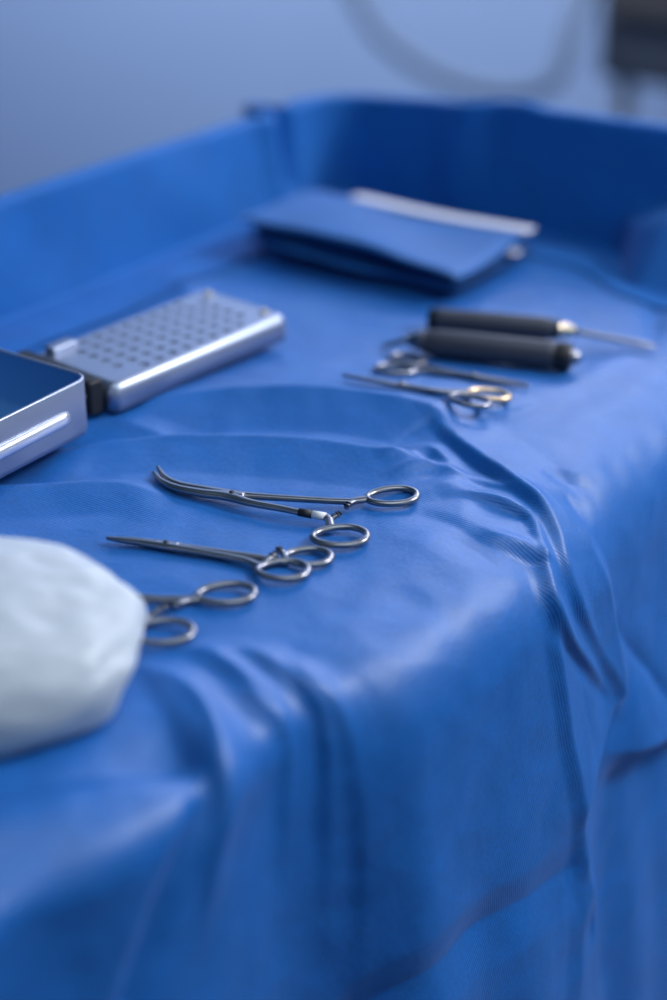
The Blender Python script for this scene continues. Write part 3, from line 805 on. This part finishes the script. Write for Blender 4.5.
# ---------------------------------------------------------------- the room
def slab_obj(name, cx, cy, cz, sx, sy, sz, mat):
    bm = bmesh.new(); add_box(bm, cx, cy, cz, sx, sy, sz)
    o = bm_obj(name, bm, mat, smooth_shade=False)
    return tag(o, kind='structure')
slab_obj('floor', -0.8, 0.6, -0.05, 6.4, 5.0, 0.1, M_FLOOR)
slab_obj('wall_back', -0.8, 2.85, 1.35, 6.4, 0.1, 2.7, M_WALL)
slab_obj('wall_left', -3.95, 0.6, 1.35, 0.1, 5.0, 2.7, M_WALL)

# hose looping in front of the wall
def build_hose():
    pts = HOSE
    P = catmull(pts, 120)
    d = np.linalg.norm(np.diff(P, axis=0), axis=1); s = np.concatenate([[0], np.cumsum(d)])
    n = int(s[-1] / 0.003)
    t = np.linspace(0, s[-1], n)
    Q = np.stack([np.interp(t, s, P[:, k]) for k in range(3)], -1)
    r = 0.015 + 0.0016 * np.sin(t * 2 * math.pi / 0.010)
    tan = np.gradient(Q, axis=0); tan /= np.linalg.norm(tan, axis=1, keepdims=True)
    V, F = [], []; seg = 14
    ref = np.array([0.3, 1.0, 0.05])
    for i in range(n):
        a1 = np.cross(tan[i], ref); a1 /= np.linalg.norm(a1); a2 = np.cross(tan[i], a1)
        for k in range(seg):
            a = 2 * math.pi * k / seg
            V.append(Q[i] + (a1 * math.cos(a) + a2 * math.sin(a)) * r[i])
    for i in range(n - 1):
        for k in range(seg):
            l = (k + 1) % seg
            F.append((i * seg + k, i * seg + l, (i + 1) * seg + l, (i + 1) * seg + k))
    o = mesh_obj('hanging_hose', V, F, M_HOSE)
    tag(o, 'blurred grey hose hanging in a loop in front of the wall', 'hose')
HOSE = [(-1.32, 2.790, 1.28), (-1.32, 2.68, 1.27), (-1.30, 2.45, 1.10), (-1.255, 2.32, 0.90), (-1.19, 2.30, 0.79), (-1.10, 2.30, 0.735), (-1.00, 2.30, 0.710), (-0.90, 2.30, 0.713), (-0.845, 2.32, 0.745), (-0.845, 2.36, 0.82), (-0.852, 2.46, 0.92), (-0.850, 2.54, 0.98), (-0.850, 2.60, 1.08)]
build_hose()

def build_trolley():
    root = empty('equipment_trolley', (-0.57, 2.56, 0.0))
    tag(root, 'dark grey equipment trolley by the wall, only a corner showing at the top edge', 'trolley')
    bm = bmesh.new(); add_box(bm, 0, 0, 1.03, 0.50, 0.34, 0.60)
    bm_obj('cabinet', bm, M_CART, root, 0.012, 3)
    for z in (0.90, 1.06, 1.22):
        bm = bmesh.new(); add_box(bm, 0, -0.176, z, 0.46, 0.014, 0.14)
        dr = bm_obj('drawer', bm, M_CART2, root, 0.004)
        bm = bmesh.new(); add_cyl(bm, (-0.12, -0.205, z + 0.03), (0.12, -0.205, z + 0.03), 0.006); add_cyl(bm, (-0.11, -0.205, z + 0.03), (-0.11, -0.18, z + 0.03), 0.005); add_cyl(bm, (0.11, -0.205, z + 0.03), (0.11, -0.18, z + 0.03), 0.005)
        bm_obj('handle', bm, M_STEEL, dr)
    for sx in (-1, 1):
        for sy in (-1, 1):
            bm = bmesh.new(); add_cyl(bm, (sx * 0.21, sy * 0.14, 0.10), (sx * 0.21, sy * 0.14, 0.80), 0.014)
            bm_obj('post', bm, M_CART, root)
            bm = bmesh.new(); add_cyl(bm, (sx * 0.21 - 0.012, sy * 0.14, 0.035), (sx * 0.21 + 0.012, sy * 0.14, 0.035), 0.035)
            bm_obj('caster', bm, M_BLACK, root, 0.003)
    bm = bmesh.new(); add_box(bm, 0, 0, 0.09, 0.48, 0.32, 0.03)
    bm_obj('base_shelf', bm, M_CART, root, 0.006)
build_trolley()


# ---------------------------------------------------------------- light
def area(name, loc, target, sx, sy, power, color=(1, 1, 1)):
    d = bpy.data.lights.new(name, 'AREA'); d.shape = 'RECTANGLE'; d.size = sx; d.size_y = sy; d.energy = power; d.color = color
    o = bpy.data.objects.new(name, d); o.location = loc
    o.rotation_euler = (Vector(target) - Vector(loc)).to_track_quat('-Z', 'Y').to_euler()
    COL.objects.link(o)
    return o
T = (-0.1, 0.8, 0.9)
area('key_light', (1.35, 2.10, 2.50), T, 0.60, 0.60, 62, (0.90, 0.93, 1.0))
area('window_light', (-0.25, 2.70, 1.95), T, 1.6, 0.9, 36, (0.86, 0.86, 1.0))
area('overhead_fill', (0.5, 0.4, 2.65), (0.1, 0.6, 0.9), 1.4, 1.4, 17, (0.78, 0.88, 1.0))  # added fill from above to lift the metal and the bag, no real fitting
area('side_fill', (2.4, 0.3, 1.7), (0.0, 0.7, 0.7), 1.4, 1.2, 6, (0.75, 0.88, 1.0))  # added soft fill that brightens the dark hanging front
area('wall_wash', (-1.7, 1.75, 2.25), (-1.7, 2.8, 1.62), 2.6, 0.4, 70, (0.88, 0.93, 1.0))  # added out-of-view light, turned so it brightens only the back wall

w = bpy.data.worlds.new('room_ambience'); SC.world = w; w.use_nodes = True
w.node_tree.nodes['Background'].inputs['Color'].default_value = (0.10, 0.44, 0.88, 1)
w.node_tree.nodes['Background'].inputs['Strength'].default_value = 0.16

# ---------------------------------------------------------------- camera
cam = bpy.data.cameras.new('camera')
cam.sensor_fit = 'VERTICAL'; cam.sensor_height = 36.0; cam.lens = 61.2
cam.clip_start = 0.05; cam.clip_end = 50
cam.dof.use_dof = True
cam.dof.focus_distance = 1.02
cam.dof.aperture_fstop = 1.75
co = bpy.data.objects.new('camera', cam)
co.location = (0.44, 0.0, 1.38)
co.rotation_euler = (R(90 - 27.633), 0, R(36.5))
COL.objects.link(co)
SC.camera = co

vs = SC.view_settings
SC.display_settings.display_device = 'sRGB'
vs.view_transform = 'Standard'; vs.look = 'None'; vs.exposure = -0.20; vs.gamma = 1.0; vs.use_curve_mapping = False
